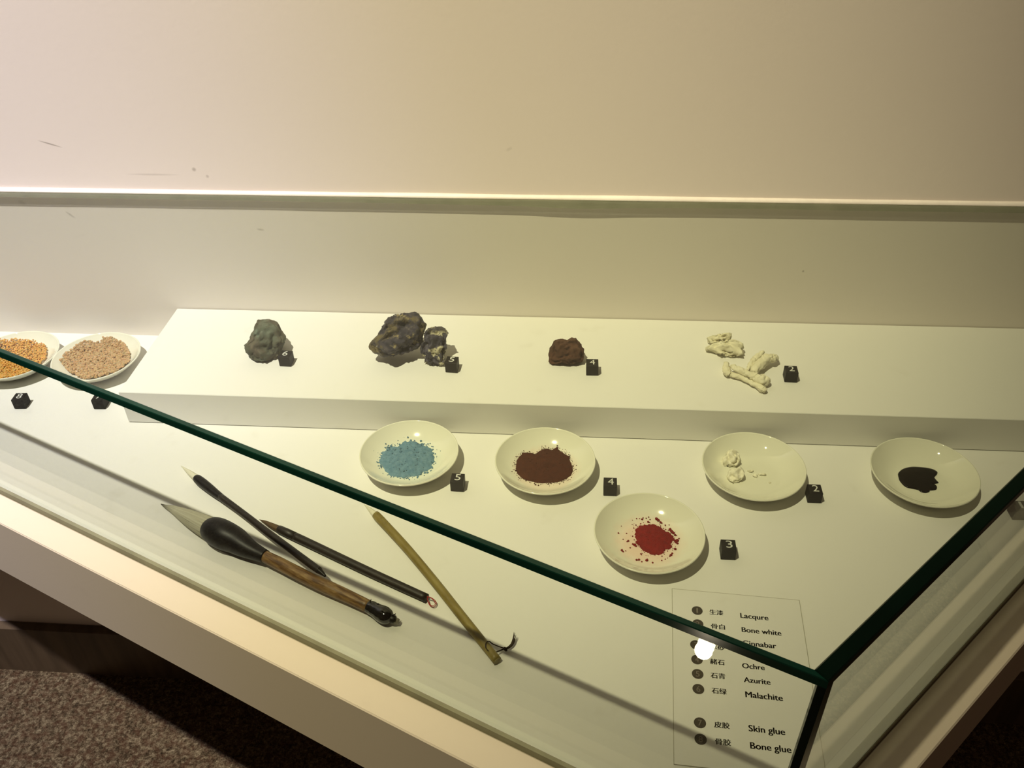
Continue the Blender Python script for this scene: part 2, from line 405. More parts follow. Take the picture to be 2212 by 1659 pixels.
# ------------------------------------------------------------------ powders and grains
def crumb(V, F, P, r, rnd, flat=.8):
    vs_, fs_ = ico(1); o = len(V); s = rnd.random() * 50
    for v in vs_:
        k = 1 + .35 * noise.noise(v * 1.6 + Vector((s, 0, 0)))
        V.append(P + Vector((v.x * r * k, v.y * r * k, v.z * r * k * flat)))
    F += [tuple(i + o for i in f) for f in fs_]
def mound(name, key, outline, h, m, label, cat, rough=.0006, jag=.06, crumbs=(), ncr=60, cr=(.0004, .0012), seed=1, ring=1.12, power=1.0):
    """outline: photo pixels around the powder; height h over the dish's own surface"""
    cx, cy = PLATES[key]; rnd = random.Random(seed)
    pts = [at(u, v, .0048) for u, v in outline]; c = sum(pts, Vector()) / len(pts)
    n = 180; th = [(math.atan2(p.y - c.y, p.x - c.x), (p - c).to_2d().length) for p in pts]; th.sort()
    def R(a):
        a = (a + math.pi) % (2 * math.pi) - math.pi
        for i in range(len(th)):
            a0, r0 = th[i - 1]; a1, r1 = th[i]
            if i == 0: a0 -= 2 * math.pi
            if a0 <= a <= a1: return r0 + (r1 - r0) * (a - a0) / max(1e-6, a1 - a0)
        a0, r0 = th[-1]; a1, r1 = th[0]; a1 += 2 * math.pi
        return r0 + (r1 - r0) * (a - a0) / (a1 - a0)
    V, F = [], []; rings = 46
    V.append(Vector((c.x, c.y, .0002 + plate_in(math.hypot(c.x - cx, c.y - cy)) + h)))
    for i in range(1, rings + 1):
        q = i / rings
        for j in range(n):
            a = 2 * math.pi * j / n - math.pi
            rr = R(a) * (1 + jag * (noise.noise(Vector((math.cos(a) * 6, math.sin(a) * 6, seed))) + .8 * noise.noise(Vector((math.cos(a) * 22, math.sin(a) * 22, seed)))) * q ** 2)
            x, y = c.x + rr * q * math.cos(a), c.y + rr * q * math.sin(a)
            e = max(0, 1 - q ** 2) ** .75
            nz = noise.noise(Vector((x, y, seed)) * 260) + .6 * noise.noise(Vector((x, y, seed)) * 700) + 1.2 * noise.noise(Vector((x, y, seed)) * 90)
            z = .0002 + plate_in(math.hypot(x - cx, y - cy)) + h * e + rough * nz * min(1, e * 4) - .0002 * (q > .999)
            V.append(Vector((x, y, z)))
    for j in range(n): F.append((0, 1 + j, 1 + (j + 1) % n))
    for i in range(rings - 1):
        for j in range(n):
            a = 1 + i * n + j; b = 1 + i * n + (j + 1) % n; F.append((a, a + n, b + n, b))
    for q in range(ncr):
        a = rnd.uniform(-math.pi, math.pi); k = 1 + abs(rnd.gauss(0, 1)) * (ring - 1); k = k if rnd.random() < (.8 if ncr != 240 else .35) else rnd.uniform(.3, 1)
        x, y = c.x + R(a) * k * math.cos(a), c.y + R(a) * k * math.sin(a)
        r = rnd.uniform(*cr) * rnd.random() ** .5; e = max(0, 1 - k ** 2) ** .75
        crumb(V, F, Vector((x, y, .0002 + plate_in(math.hypot(x - cx, y - cy)) + h * e + r * .4)), r, rnd)
    for u, v, rp in crumbs:
        P = at(u, v, .0046); r = rp * mpp(P); crumb(V, F, Vector((P.x, P.y, .0002 + plate_in(math.hypot(P.x - cx, P.y - cy)) + r * .35)), r, rnd, .6)
    o = build(name, V, F, m, None, True); return tag(o, label, cat, kind='stuff')
def powder_mat(name, a, b, sc=240, bs=.6): return mat(name, a, b, sc, .95, .3, .7, bs=bs, bd=.0008, bscale=900, spec=.08)
def crop(s, ox, oy, pts): return [(ox + a / s, oy + b / s) for a, b in pts]
M['blue'] = powder_mat('azurite_powder', (.095, .195, .28), (.17, .29, .37))
M['brown'] = powder_mat('ochre_powder', (.05, .014, .006), (.085, .026, .013))
M['red'] = powder_mat('cinnabar_powder', (.15, .008, .007), (.25, .015, .014))
mound('blue_powder', 'blue', crop(9.217, 770, 900, [(440, 930), (470, 830), (545, 720), (600, 640), (700, 610), (850, 580), (940, 520), (1080, 485), (1230, 520), (1360, 560), (1480, 620), (1530, 740), (1555, 860), (1520, 950), (1420, 1050), (1330, 1110), (1250, 1160), (1000, 1190), (820, 1205), (680, 1170), (560, 1090), (500, 960)]),
      .0058, M['blue'], 'heap of pale blue mineral powder in its dish', 'pigment powder', .0009, .08,
      crop_c := [(u, v, r) for (u, v), r in zip(crop(9.217, 770, 900, [(690, 610), (505, 750), (495, 1015), (860, 560), (1085, 488), (1285, 505), (1345, 550), (1570, 740), (1675, 710), (1575, 920), (1515, 1020), (1490, 1060), (1410, 1110), (1215, 1210), (870, 1220), (580, 980), (960, 970), (1280, 765), (830, 510), (625, 1160)]),
                                             [3.6, 2.4, 2.2, 2.4, 2.4, 2.8, 2, 2, 1.2, 1.6, 1.8, 1.4, 3, 2.2, 1.8, 4, 3, 3, 1.2, 1.5])], 240, (.0004, .0013), 3, 1.08)
mound('red_brown_powder', 'brown', crop(9.217, 1060, 910, [(505, 840), (555, 720), (640, 650), (760, 630), (900, 640), (1000, 575), (1120, 550), (1220, 575), (1320, 550), (1400, 610), (1490, 660), (1570, 720), (1580, 800), (1630, 890), (1640, 970), (1600, 1070), (1500, 1140), (1380, 1190), (1200, 1210), (1020, 1220), (860, 1200), (700, 1160), (600, 1110), (520, 1030), (500, 930)]),
      .0060, M['brown'], 'heap of dark red-brown powder in its dish', 'pigment powder', .0004, .03,
      [(u, v, r) for (u, v), r in zip(crop(9.217, 1060, 910, [(1325, 560), (1560, 715), (1640, 900), (1650, 1000), (480, 870), (500, 990), (890, 1255), (950, 1268), (1150, 1240), (1200, 1230), (830, 1180)]), [2.4, 2.2, 1.6, 1, 1.6, 2.2, 2.2, 1.8, 1.8, 1.8, 1.5])], 380, (.0002, .00075), 5, 1.06)
RC = 7.9
mound('red_powder', 'red', crop(RC, 1270, 1050, [(830, 700), (870, 665), (1000, 645), (1110, 635), (1240, 690), (1320, 760), (1420, 800), (1470, 890), (1420, 980), (1430, 1060), (1330, 1070), (1270, 1150), (1160, 1170), (1060, 1150), (980, 1110), (900, 1030), (830, 970), (820, 880), (800, 820)]),
      .0036, M['red'], 'small heap of bright red powder with scattered crumbs in its dish', 'pigment powder', .0003, .08,
      [(u, v, r) for (u, v), r in zip(crop(RC, 1270, 1050, [(1170, 570), (1200, 590), (1240, 620), (1260, 632), (1030, 610), (1035, 540), (925, 570), (940, 550), (880, 560), (830, 562), (760, 585), (1060, 572), (1320, 668), (1400, 740), (1430, 775), (1460, 800), (1490, 835), (1515, 845), (1385, 670), (1555, 900), (1520, 930), (1500, 950), (1480, 925), (1530, 975), (1490, 1070), (1420, 1170), (1440, 1140), (1400, 1190), (1260, 1262), (1320, 1240), (1360, 1220), (1105, 1300), (1010, 1258), (1000, 1262), (870, 1250), (830, 1255), (920, 1285), (905, 1150), (915, 1165), (580, 1095), (600, 1115), (645, 1098), (720, 1045), (690, 930), (670, 940), (600, 900), (520, 805), (660, 800), (570, 690), (755, 650), (785, 710), (820, 660), (800, 1000), (820, 1020), (770, 985), (1440, 890), (1460, 600 + 300)]),
                                                 [4, 4, 3, 2, 3, 1.8, 2.6, 1.8, 1.4, 1.8, 1.2, 1.6, 2, 4, 4, 4, 3, 1.5, 1.5, 2.2, 4.5, 3.5, 3, 3, 3.4, 3.4, 2.6, 2, 2, 1.6, 1.4, 2.4, 3.6, 3, 3, 3, 2, 2, 1.6, 3.2, 2.4, 1.6, 1.8, 3, 2, 1.6, 2.2, 1.8, 1.3, 1.2, 1.6, 1.6, 4, 3, 2.5, 3, 3])], 150, (.0002, .0008), 9, 1.14)

# black lacquer pool
lq = crop(4.686, 1740, 880, [(938, 665), (975, 625), (1030, 605), (1090, 597), (1180, 602), (1240, 610), (1290, 622), (1335, 648), (1335, 672), (1318, 692), (1308, 708), (1332, 740), (1350, 760), (1325, 768), (1290, 776), (1282, 786), (1320, 786), (1334, 806), (1325, 828), (1290, 836), (1262, 838), (1255, 852), (1215, 862), (1170, 852), (1140, 832), (1085, 820), (1030, 808), (990, 782), (955, 740), (945, 712)])
def pool(name, key, outline, h, m, label, cat):
    cx, cy = PLATES[key]; P = [at(u, v, .0046) for u, v in outline]; Q = []
    n = len(P)
    for i in range(n):
        p0, p1, p2, p3 = P[i - 1], P[i], P[(i + 1) % n], P[(i + 2) % n]
        for s in range(4):
            t = s / 4; Q.append((p1 * 2 + (p2 - p0) * t + (p0 * 2 - p1 * 5 + p2 * 4 - p3) * t * t + (p1 * 3 - p0 - p2 * 3 + p3) * t ** 3) / 2)
    c = sum(P, Vector()) / n; V = []; F = []; k = len(Q); steps = [(1.0, 0.0), (.985, .55), (.95, .85), (.88, 1.0), (.6, 1.0), (.3, 1.05)]
    for s, e in steps:
        for q in Q:
            x, y = c.x + (q.x - c.x) * s, c.y + (q.y - c.y) * s
            V.append(Vector((x, y, .0003 + plate_in(math.hypot(x - cx, y - cy)) + h * e)))
    V.append(Vector((c.x, c.y, .0003 + plate_in(math.hypot(c.x - cx, c.y - cy)) + h)))
    for r in range(len(steps) - 1):
        for i in range(k): j = (i + 1) % k; F.append((r * k + i, r * k + j, (r + 1) * k + j, (r + 1) * k + i))
    r = len(steps) - 1
    for i in range(k): F.append((r * k + i, r * k + (i + 1) % k, len(V) - 1))
    return tag(build(name, V, F, m, None, True), label, cat)
M['lacquer'] = mat('dark_lacquer', (.006, .004, .003), (.012, .008, .006), 60, .16, spec=.25, bs=.15, bd=.0008, bscale=180)
pool('lacquer_pool', 'black', lq, .0011, M['lacquer'], 'glossy pool of black lacquer in the rightmost dish', 'lacquer')

def amber(name, a, b, sc):
    m, nt, p = newmat(name); v = coords(nt)
    c = ramp(nt, noisy(nt, v, sc, 3), [(.3, a), (.7, b)]); nt.links.new(c, p.inputs['Base Color'])
    p.inputs['Roughness'].default_value = .38; p.inputs['Specular IOR Level'].default_value = .6
    p.inputs['Subsurface Weight'].default_value = .6; p.inputs['Subsurface Radius'].default_value = (1, .5, .2); p.inputs['Subsurface Scale'].default_value = .0015
    return m
def grains(name, key, outline, count, rad, h, m, label, seed):
    cx, cy = PLATES[key]; rnd = random.Random(seed); pts = [at(u, v, .006) for u, v in outline]; c = sum(pts, Vector()) / len(pts)
    def inside(x, y):
        k = False
        for i in range(len(pts)):
            a, b = pts[i - 1], pts[i]
            if (a.y > y) != (b.y > y) and x < (b.x - a.x) * (y - a.y) / (b.y - a.y) + a.x: k = not k
        return k
    R = max((p - c).length for p in pts); V, F = [], []; n = 0; vs_, fs_ = ico(1)
    while n < count:
        a = rnd.uniform(0, 2 * math.pi); q = R * math.sqrt(rnd.random()); x, y = c.x + q * math.cos(a), c.y + q * math.sin(a)
        if not inside(x, y): continue
        n += 1; r = rnd.uniform(*rad); e = max(0, 1 - (q / R) ** 2) ** .5
        z = .0002 + plate_in(math.hypot(x - cx, y - cy)) + r * .7 + h * e * rnd.random() ** .4
        o = len(V); s = rnd.random() * 60; sx, sy, sz = rnd.uniform(.75, 1.2), rnd.uniform(.75, 1.2), rnd.uniform(.7, 1)
        for v in vs_:
            kk = r * (1 + .22 * noise.noise(v * 1.3 + Vector((s, s, 0)))); V.append(Vector((x + v.x * kk * sx, y + v.y * kk * sy, z + v.z * kk * sz)))
        F += [tuple(i + o for i in f) for f in fs_]
    return tag(build(name, V, F, m), label, 'glue grains', kind='stuff')
M['amber'] = amber('amber_grains', (.62, .30, .055), (.78, .44, .12), 300)
M['amber2'] = amber('pinkish_grains', (.42, .25, .115), (.58, .38, .19), 300)
s7 = 7.373
grains('skin_glue_grains', 'skin_glue', crop(s7, 0, 700, [(1000, 680), (1080, 570), (1200, 500), (1300, 420), (1440, 380), (1600, 370), (1680, 320), (1830, 320), (2000, 385), (2075, 500), (2060, 640), (1950, 710), (1800, 780), (1600, 840), (1400, 870), (1250, 850), (1100, 780)]),
       3000, (.0012, .0021), .0062, M['amber2'], 'heap of coarse pinkish-brown glue grains in the dish nearest the plinth end', 4)
grains('bone_glue_grains', 'bone_glue', crop(s7, 0, 700, [(-560, 560), (-420, 460), (-200, 400), (120, 370), (300, 330), (560, 330), (720, 380), (765, 440), (740, 560), (640, 640), (480, 790), (250, 890), (0, 940), (-250, 900), (-480, 780)]),
       4200, (.0008, .0014), .0058, M['amber'], 'heap of fine amber-yellow glue grains in the dish at the left picture edge', 6)

# ------------------------------------------------------------------ number blocks
def block(num, fl, fr, z, label):
    A, B = at(*fl, z), at(*fr, z); d = (B - A); yaw = math.atan2(d.y, d.x); s = .0128
    mid = (A + B) / 2; ce = mid + Vector((-math.sin(yaw), math.cos(yaw), 0)) * (s / 2)
    e = empty('number_block', (ce.x, ce.y, z + .0003), label, 'number block', 'black numbered blocks')
    e.rotation_euler = (0, 0, yaw); bpy.context.view_layer.update(); mw = world_of(e)
    h = s / 2; bv = .0005
    V = []
    for zz, k in ((0, 0), (bv * .5, 0)): pass
    for zz, ins in ((0, bv), (bv, 0), (s - bv, 0), (s, bv)):
        for sx, sy in ((-1, -1), (1, -1), (1, 1), (-1, 1)):
            # chamfered corners
            V.append(mw @ Vector((sx * (h - ins), sy * (h - ins - bv * 0), zz)))
    F = [(3, 2, 1, 0), (12, 13, 14, 15)] + [(r * 4 + i, r * 4 + (i + 1) % 4, r * 4 + 4 + (i + 1) % 4, r * 4 + 4 + i) for r in range(3) for i in range(4)]
    build('block', V, F, M['black'], e)
    wd = .0056 if num != '1' else .0024
    mt = mw @ Matrix.Translation((-wd / 2 + (.0004 if z == 0 else 0), -.0038, s + .00012))
    text_obj('printed_number', num, wd, .0086, .0, M['digit'], mt, e)
block('8', (31.7, 884), (57, 883.5), 0, 'black block printed 8 in front of the dish of fine amber grains')
block('7', (203.3, 884.4), (228, 884.4), 0, 'black block printed 7, half hidden behind the green glass edge')
block('5', (974, 1061.7), (1001, 1063.3), 0, 'black block printed 5 beside the dish of blue powder')
block('4', (1302.9, 1071.4), (1331.9, 1072.5), 0, 'black block printed 4 between the brown and red powder dishes')
block('2', (1744, 1086.6), (1772.6, 1087.7), 0, 'black block printed 2 touching the dish of white chips')
block('3', (1556, 1209), (1588, 1210.5), 0, 'black block printed 3 beside the dish of red powder')
block('1', (2186, 1123.4), (2216, 1124), 0, 'black block printed 1 seen through the side pane by the lacquer dish')
block('6', (604.6, 791.5), (628.3, 792.8), HZ, 'black block printed 6 on the plinth beside the green rock')
block('5', (962.3, 804.8), (987.8, 806.5), HZ, 'black block printed 5 on the plinth beside the speckled blue rocks')
block('4', (1267, 811.6), (1291, 812), HZ, 'black block printed 4 on the plinth beside the red-brown rock')
block('2', (1695, 826), (1719.8, 827.1), HZ, 'black block printed 2 on the plinth beside the pale bones')

# ------------------------------------------------------------------ rocks
def rock(name, outline, zp, m, label, cat, hk=.72, dk=.8, rough=.05, seed=1, sub=5, sup=.75, fac=0.5):
    """solid stone: its cross-section follows the outline, its depth is its own"""
    cu = sum(p[0] for p in outline) / len(outline); cv = sum(p[1] for p in outline) / len(outline)
    P1 = at(cu, cv, zp); Rm = sum(math.hypot(p[0] - cu, p[1] - cv) for p in outline) / len(outline) * mpp(P1)
    P0 = at(cu, cv, zp + Rm * hk); wv = (P0 - CAM).normalized(); rv = wv.cross(Vector((0, 0, 1))).normalized(); uv_ = rv.cross(wv).normalized()
    th = []
    for u, v in outline:
        d = ray(u, v); t = (P0 - CAM).dot(wv) / d.dot(wv); q = CAM + d * t - P0; th.append((math.atan2(q.dot(uv_), q.dot(rv)), math.hypot(q.dot(uv_), q.dot(rv))))
    th.sort()
    def R(a):
        for i in range(len(th) + 1):
            a0, r0 = th[i - 1] if i > 0 else (th[-1][0] - 2 * math.pi, th[-1][1])
            a1, r1 = th[i] if i < len(th) else (th[0][0] + 2 * math.pi, th[0][1])
            if a0 <= a <= a1: return r0 + (r1 - r0) * (a - a0) / max(1e-6, a1 - a0)
        return th[0][1]
    vs_, fs_ = ico(sub); V = []
    for v in vs_:
        a = math.atan2(v.y, v.x); s = math.hypot(v.x, v.y); c = v.z
        q = Vector((seed * 3.1, 0, 0))
        n1 = noise.fractal(v * 2.2 + q, 1.0, 2.0, 5) * rough * 1.2
        vd = noise.voronoi(v * 2.6 + q)[0]; vr = noise.voronoi(v * 6.5 + q)[0]; n2 = noise.fractal(v * 9 + q, 1.0, 2.0, 3) * rough * .7 + fac * ((.35 - vd[0]) * .30 + (.3 - vr[0]) * .12)
        k = 1 + n2 * .6 + n1 * (1 - s ** 3)
        P = P0 + (rv * math.cos(a) + uv_ * math.sin(a)) * (R(a) * s ** sup * k) + wv * ((1 if c > 0 else -1) * abs(c) ** sup * Rm * dk * (1 + n1 * 3 + n2))
        if P.z < zp + .0003: P.z = zp + .0003
        V.append(P)
    return tag(build(name, V, fs_, m, None, True), label, cat)
def rockmat(name, stops, sc=55, rough=.8, bs=.9, detail=8, spec=.25, patch=None, ztop=None):
    m, nt, b = newmat(name); v = coords(nt)
    c = ramp(nt, noisy(nt, v, sc, detail, .65), stops)
    if patch:
        for (ps, lo, hi, col) in patch:
            mp = N(nt, 'ShaderNodeMapping'); mp.inputs['Location'].default_value = (ps * .13, .7, .3); nt.links.new(v, mp.inputs['Vector'])
            c = mix(nt, ramp(nt, noisy(nt, mp.outputs[0], ps, 5, .6), [(lo, (0, 0, 0)), (hi, (1, 1, 1))]), c, col)
    if ztop:                                             # the rock's own dark crown of crystals
        sp = N(nt, 'ShaderNodeSeparateXYZ'); nt.links.new(v, sp.inputs[0])
        ad = N(nt, 'ShaderNodeMath', operation='MULTIPLY_ADD'); nt.links.new(noisy(nt, v, 90, 3), ad.inputs[0]); ad.inputs[1].default_value = .012; nt.links.new(sp.outputs[2], ad.inputs[2])
        c = mix(nt, ramp(nt, ad.outputs[0], [(ztop, (0, 0, 0)), (ztop + .002, (.92, .92, .92))]), c, (.035, .028, .042))
    nt.links.new(c, b.inputs['Base Color']); b.inputs['Roughness'].default_value = rough; b.inputs['Specular IOR Level'].default_value = spec
    bump(nt, b, noisy(nt, v, 320, 7, .7), bs, .0016); return m
M['malachite'] = rockmat('green_rock', [(.28, (.04, .042, .026)), (.45, (.12, .122, .082)), (.58, (.135, .155, .108)), (.75, (.24, .27, .20))], 70, .8,
                         patch=[(38, .50, .66, (.145, .122, .085)), (60, .62, .76, (.20, .27, .21))])
M['azurite'] = rockmat('dark_blue_rock', [(.30, (.014, .011, .019)), (.48, (.036, .031, .052)), (.62, (.075, .060, .070)), (.76, (.24, .21, .22))], 130, .5, 1.0, spec=.5,
                       patch=[(30, .52, .59, (.15, .115, .05)), (62, .58, .64, (.36, .29, .14)), (150, .64, .70, (.45, .42, .34)), (95, .60, .66, (.02, .016, .016))])
M['azurite2'] = rockmat('speckled_blue_rock', [(.30, (.018, .015, .022)), (.50, (.055, .050, .075)), (.72, (.14, .12, .16))], 120, .5, 1.0, spec=.5,
                        patch=[(70, .53, .57, (.60, .55, .37)), (150, .58, .66, (.05, .04, .05))], ztop=HZ + .038)
M['ochre'] = rockmat('red_brown_rock', [(.3, (.055, .026, .014)), (.5, (.095, .043, .026)), (.75, (.14, .075, .045))], 40, .9, .6)
M['bone'] = mat('bleached_bone', (.74, .69, .50), (.82, .78, .60), 90, .7, bs=.35, bd=.001, bscale=260)
MAL = crop(11.85, 500, 670, [(670, 235), (850, 240), (1040, 245), (1160, 300), (1230, 400), (1290, 530), (1345, 600), (1400, 660), (1395, 720), (1365, 800), (1340, 900), (1290, 1000), (1250, 1120), (1190, 1240), (1030, 1290), (880, 1310), (720, 1308), (580, 1305), (540, 1260), (465, 1220), (470, 1140), (360, 1085), (340, 1010), (335, 880), (400, 840), (460, 740), (490, 640), (570, 500), (580, 400), (630, 320)])
rock('green_mineral', MAL, HZ, M['malachite'], 'rough dark green rock at the left of the plinth', 'rock', .62, .80, .12, 2, fac=.3)
AZ1 = crop(9.217, 780, 660, [(140, 800), (220, 670), (300, 590), (400, 470), (450, 370), (520, 260), (590, 200), (720, 165), (900, 145), (1110, 135), (1170, 180), (1220, 220), (1250, 320), (1300, 380), (1305, 500), (1260, 600), (1220, 700), (1190, 820), (1050, 890), (900, 940), (750, 985), (600, 1020), (430, 1030), (320, 965), (220, 925)])
rock('dark_mineral', AZ1, HZ, M['azurite'], 'large dark blue and tan rock on the plinth, leaning on a smaller one', 'rock', .98, .62, .13, 5, fac=1.0)
AZ2 = crop(9.217, 780, 660, [(1550, 410), (1630, 430), (1700, 490), (1740, 570), (1690, 650), (1690, 740), (1710, 800), (1690, 900), (1665, 1000), (1680, 1100), (1660, 1195), (1570, 1215), (1500, 1180), (1350, 1165), (1265, 1110), (1275, 1040), (1200, 980), (1180, 880), (1190, 780), (1250, 700), (1255, 600), (1290, 500), (1340, 450), (1450, 430)])
rock('speckled_mineral', AZ2, HZ, M['azurite2'], 'small upright dark blue rock with pale speckles on the plinth', 'rock', .85, .62, .2, 8)
OC = crop(13.825, 1160, 710, [(530, 340), (610, 320), (840, 315), (910, 335), (980, 290), (1040, 250), (1100, 275), (1170, 280), (1230, 370), (1310, 440), (1350, 540), (1410, 600), (1410, 720), (1400, 900), (1380, 960), (1200, 1010), (1010, 1065), (850, 1040), (740, 1025), (590, 1055), (460, 1070), (370, 1040), (325, 970), (345, 880), (350, 720), (390, 570), (440, 500), (480, 400)])
rock('red_brown_mineral', OC, HZ, M['ochre'], 'small red-brown rock at the middle of the plinth', 'rock', .66, .75, .13, 11)

# ------------------------------------------------------------------ bones on the plinth
b8 = 8.848
def bonerock(name, pts, z, label, **k): return rock(name, crop(b8, 1500, 700, pts), z, M['bone'], label, 'bone', **k)
e = rock('bone_fragment', crop(b8, 1500, 700, [(190, 480), (215, 430), (290, 410), (340, 380), (450, 345), (600, 330), (700, 300), (820, 310), (900, 350), (935, 410), (940, 480), (955, 560), (900, 600), (780, 615), (640, 620), (520, 590), (430, 580), (340, 530), (210, 505)]), HZ, M['bone'],
         'flat ragged bone fragment at the back of the pale bones on the plinth', 'bone', hk=.38, dk=.55, rough=.30, seed=21, sub=4)
rock('bone_fragment', crop(b8, 1500, 700, [(245, 260), (330, 225), (420, 215), (520, 190), (620, 175), (690, 165), (715, 205), (700, 310), (600, 325), (500, 320), (400, 345), (340, 385), (270, 360)]), HZ, M['bone'],
     'thin curled bone flake lying behind the ragged bone fragment', 'bone', hk=.8, dk=.5, rough=.35, seed=25, sub=4)
def S(pts, z, s=b8, ox=1500, oy=700):
    out = []
    for a, b, wd, zz in pts:
        P = at(ox + a / s, oy + b / s, z + zz); out.append((P, wd / s / 2 * mpp(P)))
    return out
grp = empty('grooved_bone', at(1500 + 1200 / b8, 700 + 850 / b8, HZ), 'broad grooved bone lying behind the crossed long bones', 'bone')
tube('ridge', S([(1010, 880, 60, .006), (1090, 760, 110, .007), (1180, 650, 110, .008), (1280, 560, 90, .009), (1320, 520, 50, .009)], HZ), M['bone'], grp, wob=.25)
tube('shaft', S([(1120, 930, 120, .006), (1230, 800, 190, .0085), (1330, 710, 190, .010), (1400, 660, 170, .010), (1440, 630, 120, .010)], HZ), M['bone'], grp, wob=.15)
tube('knuckle', S([(1300, 620, 60, .010), (1400, 630, 120, .012), (1490, 660, 150, .010), (1550, 640, 110, .008), (1570, 600, 40, .007)], HZ), M['bone'], grp, wob=.45)
grp = empty('long_bone', at(1500 + 1100 / b8, 700 + 1000 / b8, HZ), 'upper of the two long pale bones, flaring toward the 2 block', 'bone')
tube('shaft', S([(690, 790, 50, .010), (760, 830, 110, .010), (900, 900, 120, .009), (1050, 960, 120, .009), (1180, 1010, 150, .009)], HZ), M['bone'], grp, wob=.12)
tube('flared_end', S([(1080, 1010, 110, .007), (1200, 1050, 200, .007), (1290, 1080, 230, .007), (1370, 1085, 190, .006), (1420, 1070, 90, .006)], HZ), M['bone'], grp, wob=.25)
grp = empty('long_bone', at(1500 + 900 / b8, 700 + 1050 / b8, HZ), 'lower of the two long pale bones, nearest the plinth front', 'bone')
tube('shaft', S([(690, 960, 100, .0042), (860, 1010, 100, .0045), (1000, 1075, 90, .0042), (1130, 1150, 95, .0042), (1260, 1210, 120, .0045)], HZ), M['bone'], grp, wob=.1)
tube('knuckle', S([(600, 740, 90, .006), (610, 830, 130, .006), (620, 910, 140, .006), (660, 970, 110, .0045)], HZ), M['bone'], grp, wob=.2)
tube('end', S([(1200, 1180, 90, .0045), (1290, 1230, 130, .0048), (1345, 1255, 120, .0045), (1385, 1265, 50, .0040)], HZ), M['bone'], grp, wob=.3)

# chips in the white dish
c5 = 8.508
def chips(pts, z, label, **k): return rock('bone_chip', crop(c5, 1500, 920, pts), z, M['chip'], label, 'bone chip', **k)
M['chip'] = mat('white_chip', (.80, .76, .58), (.86, .83, .68), 200, .7, bs=.3, bd=.0008, bscale=500)
tag(chips([(490, 650), (520, 720), (580, 755), (700, 745), (760, 740), (830, 690), (850, 640), (830, 580), (820, 500), (760, 450), (680, 430), (620, 450), (570, 550)], .0042, 'lobed white chip at the back left of its dish', hk=.55, dk=.6, rough=.28, seed=31, sub=4), group='white chips in the dish')
tag(chips([(590, 950), (640, 1020), (740, 1045), (850, 1005), (915, 910), (900, 800), (830, 745), (760, 790), (640, 815), (610, 880)], .0040, 'rounded white chip at the front left of its dish', hk=.6, dk=.6, rough=.2, seed=34, sub=4), group='white chips in the dish')
for (a, b, wd, ht, sd, lb) in [(1030, 830, 120, 40, 41, 'tiny white flake next to the rounded chip'), (1120, 915, 90, 80, 42, 'small crumbly white flake at the centre of the dish'), (1250, 885, 160, 40, 43, 'thin curved white flake right of the dish centre'), (1385, 1040, 50, 26, 44, 'smallest white flake toward the dish front')]:
    tag(chips([(a + wd / 2 * math.cos(t) * (1 + .2 * math.sin(3 * t + sd)), b + ht / 2 * math.sin(t)) for t in [i * math.pi / 6 for i in range(12)]], .0040, lb, hk=.35, dk=.6, rough=.3, seed=sd, sub=3), group='white chips in the dish')

# ------------------------------------------------------------------ brushes
def sec(pts, s, ox, oy):
    out = []
    for a, b, wpx, z in pts:
        P = at(ox + a / s, oy + b / s, z); r = wpx / 2 * mpp(P)
        if z < r + .0004: P = at(ox + a / s, oy + b / s, r + .0004)      # nothing sinks into the board
        out.append((P, r))
    return out
def streak(name, stops, su, sv, rough=.6, tip=None, bs=.3):
    m, nt, b = newmat(name); v = coords(nt, (su, sv, 1), 'UV')
    c = ramp(nt, noisy(nt, v, 1, 6, .65), stops)
    if tip:
        sp = N(nt, 'ShaderNodeSeparateXYZ'); tc = N(nt, 'ShaderNodeTexCoord'); nt.links.new(tc.outputs['UV'], sp.inputs[0])
        ad = N(nt, 'ShaderNodeMath', operation='MULTIPLY_ADD'); nt.links.new(noisy(nt, coords(nt, (1.5, 16, 1), 'UV'), 1, 3), ad.inputs[0]); ad.inputs[1].default_value = tip[2]; nt.links.new(sp.outputs[0], ad.inputs[2])
        c = mix(nt, ramp(nt, ad.outputs[0], [(tip[0], (1, 1, 1)), (tip[1], (0, 0, 0))]), c, tip[3])
    nt.links.new(c, b.inputs['Base Color']); b.inputs['Roughness'].default_value = rough
    bump(nt, b, noisy(nt, v, 2, 5), bs, .0004); return m
M['goat'] = streak('pale_hair', [(.32, (.16, .15, .10)), (.42, (.42, .40, .29)), (.7, (.62, .59, .45))], 1.2, 34, .7, (.30, .66, .42, (.055, .048, .028)))
M['whitehair'] = streak('white_hair', [(.3, (.60, .57, .42)), (.7, (.80, .77, .62))], 1.5, 22, .7)
M['brownhair'] = streak('brown_hair', [(.3, (.045, .025, .010)), (.7, (.13, .075, .030))], 1.5, 20, .6)
M['horn'] = mat('black_horn', (.006, .005, .005), (.014, .011, .009), 60, .42, spec=.3)
M['darkwood'] = streak('dark_wood', [(.3, (.008, .005, .003)), (.7, (.022, .014, .008))], 3, 8, .5)
M['bamboo_mottled'] = streak('mottled_bamboo', [(.30, (.040, .018, .006)), (.43, (.13, .062, .018)), (.55, (.26, .15, .055)), (.72, (.42, .29, .13))], 5, 9, .42)
M['bamboo'] = streak('yellow_bamboo', [(.30, (.13, .095, .016)), (.5, (.22, .165, .040)), (.75, (.32, .26, .085))], 9, 3, .45)
M['cap'] = mat('glossy_black_cap', (.006, .005, .005), rough=.07, spec=.6, coat=.6)
M['knob'] = mat('grey_glass_knob', (.20, .18, .14), rough=.1, spec=.6)
M['thread'] = mat('red_thread', (.34, .020, .014), rough=.7)
M['cord'] = mat('dark_cord', (.022, .012, .006), (.04, .024, .012), 900, .85)
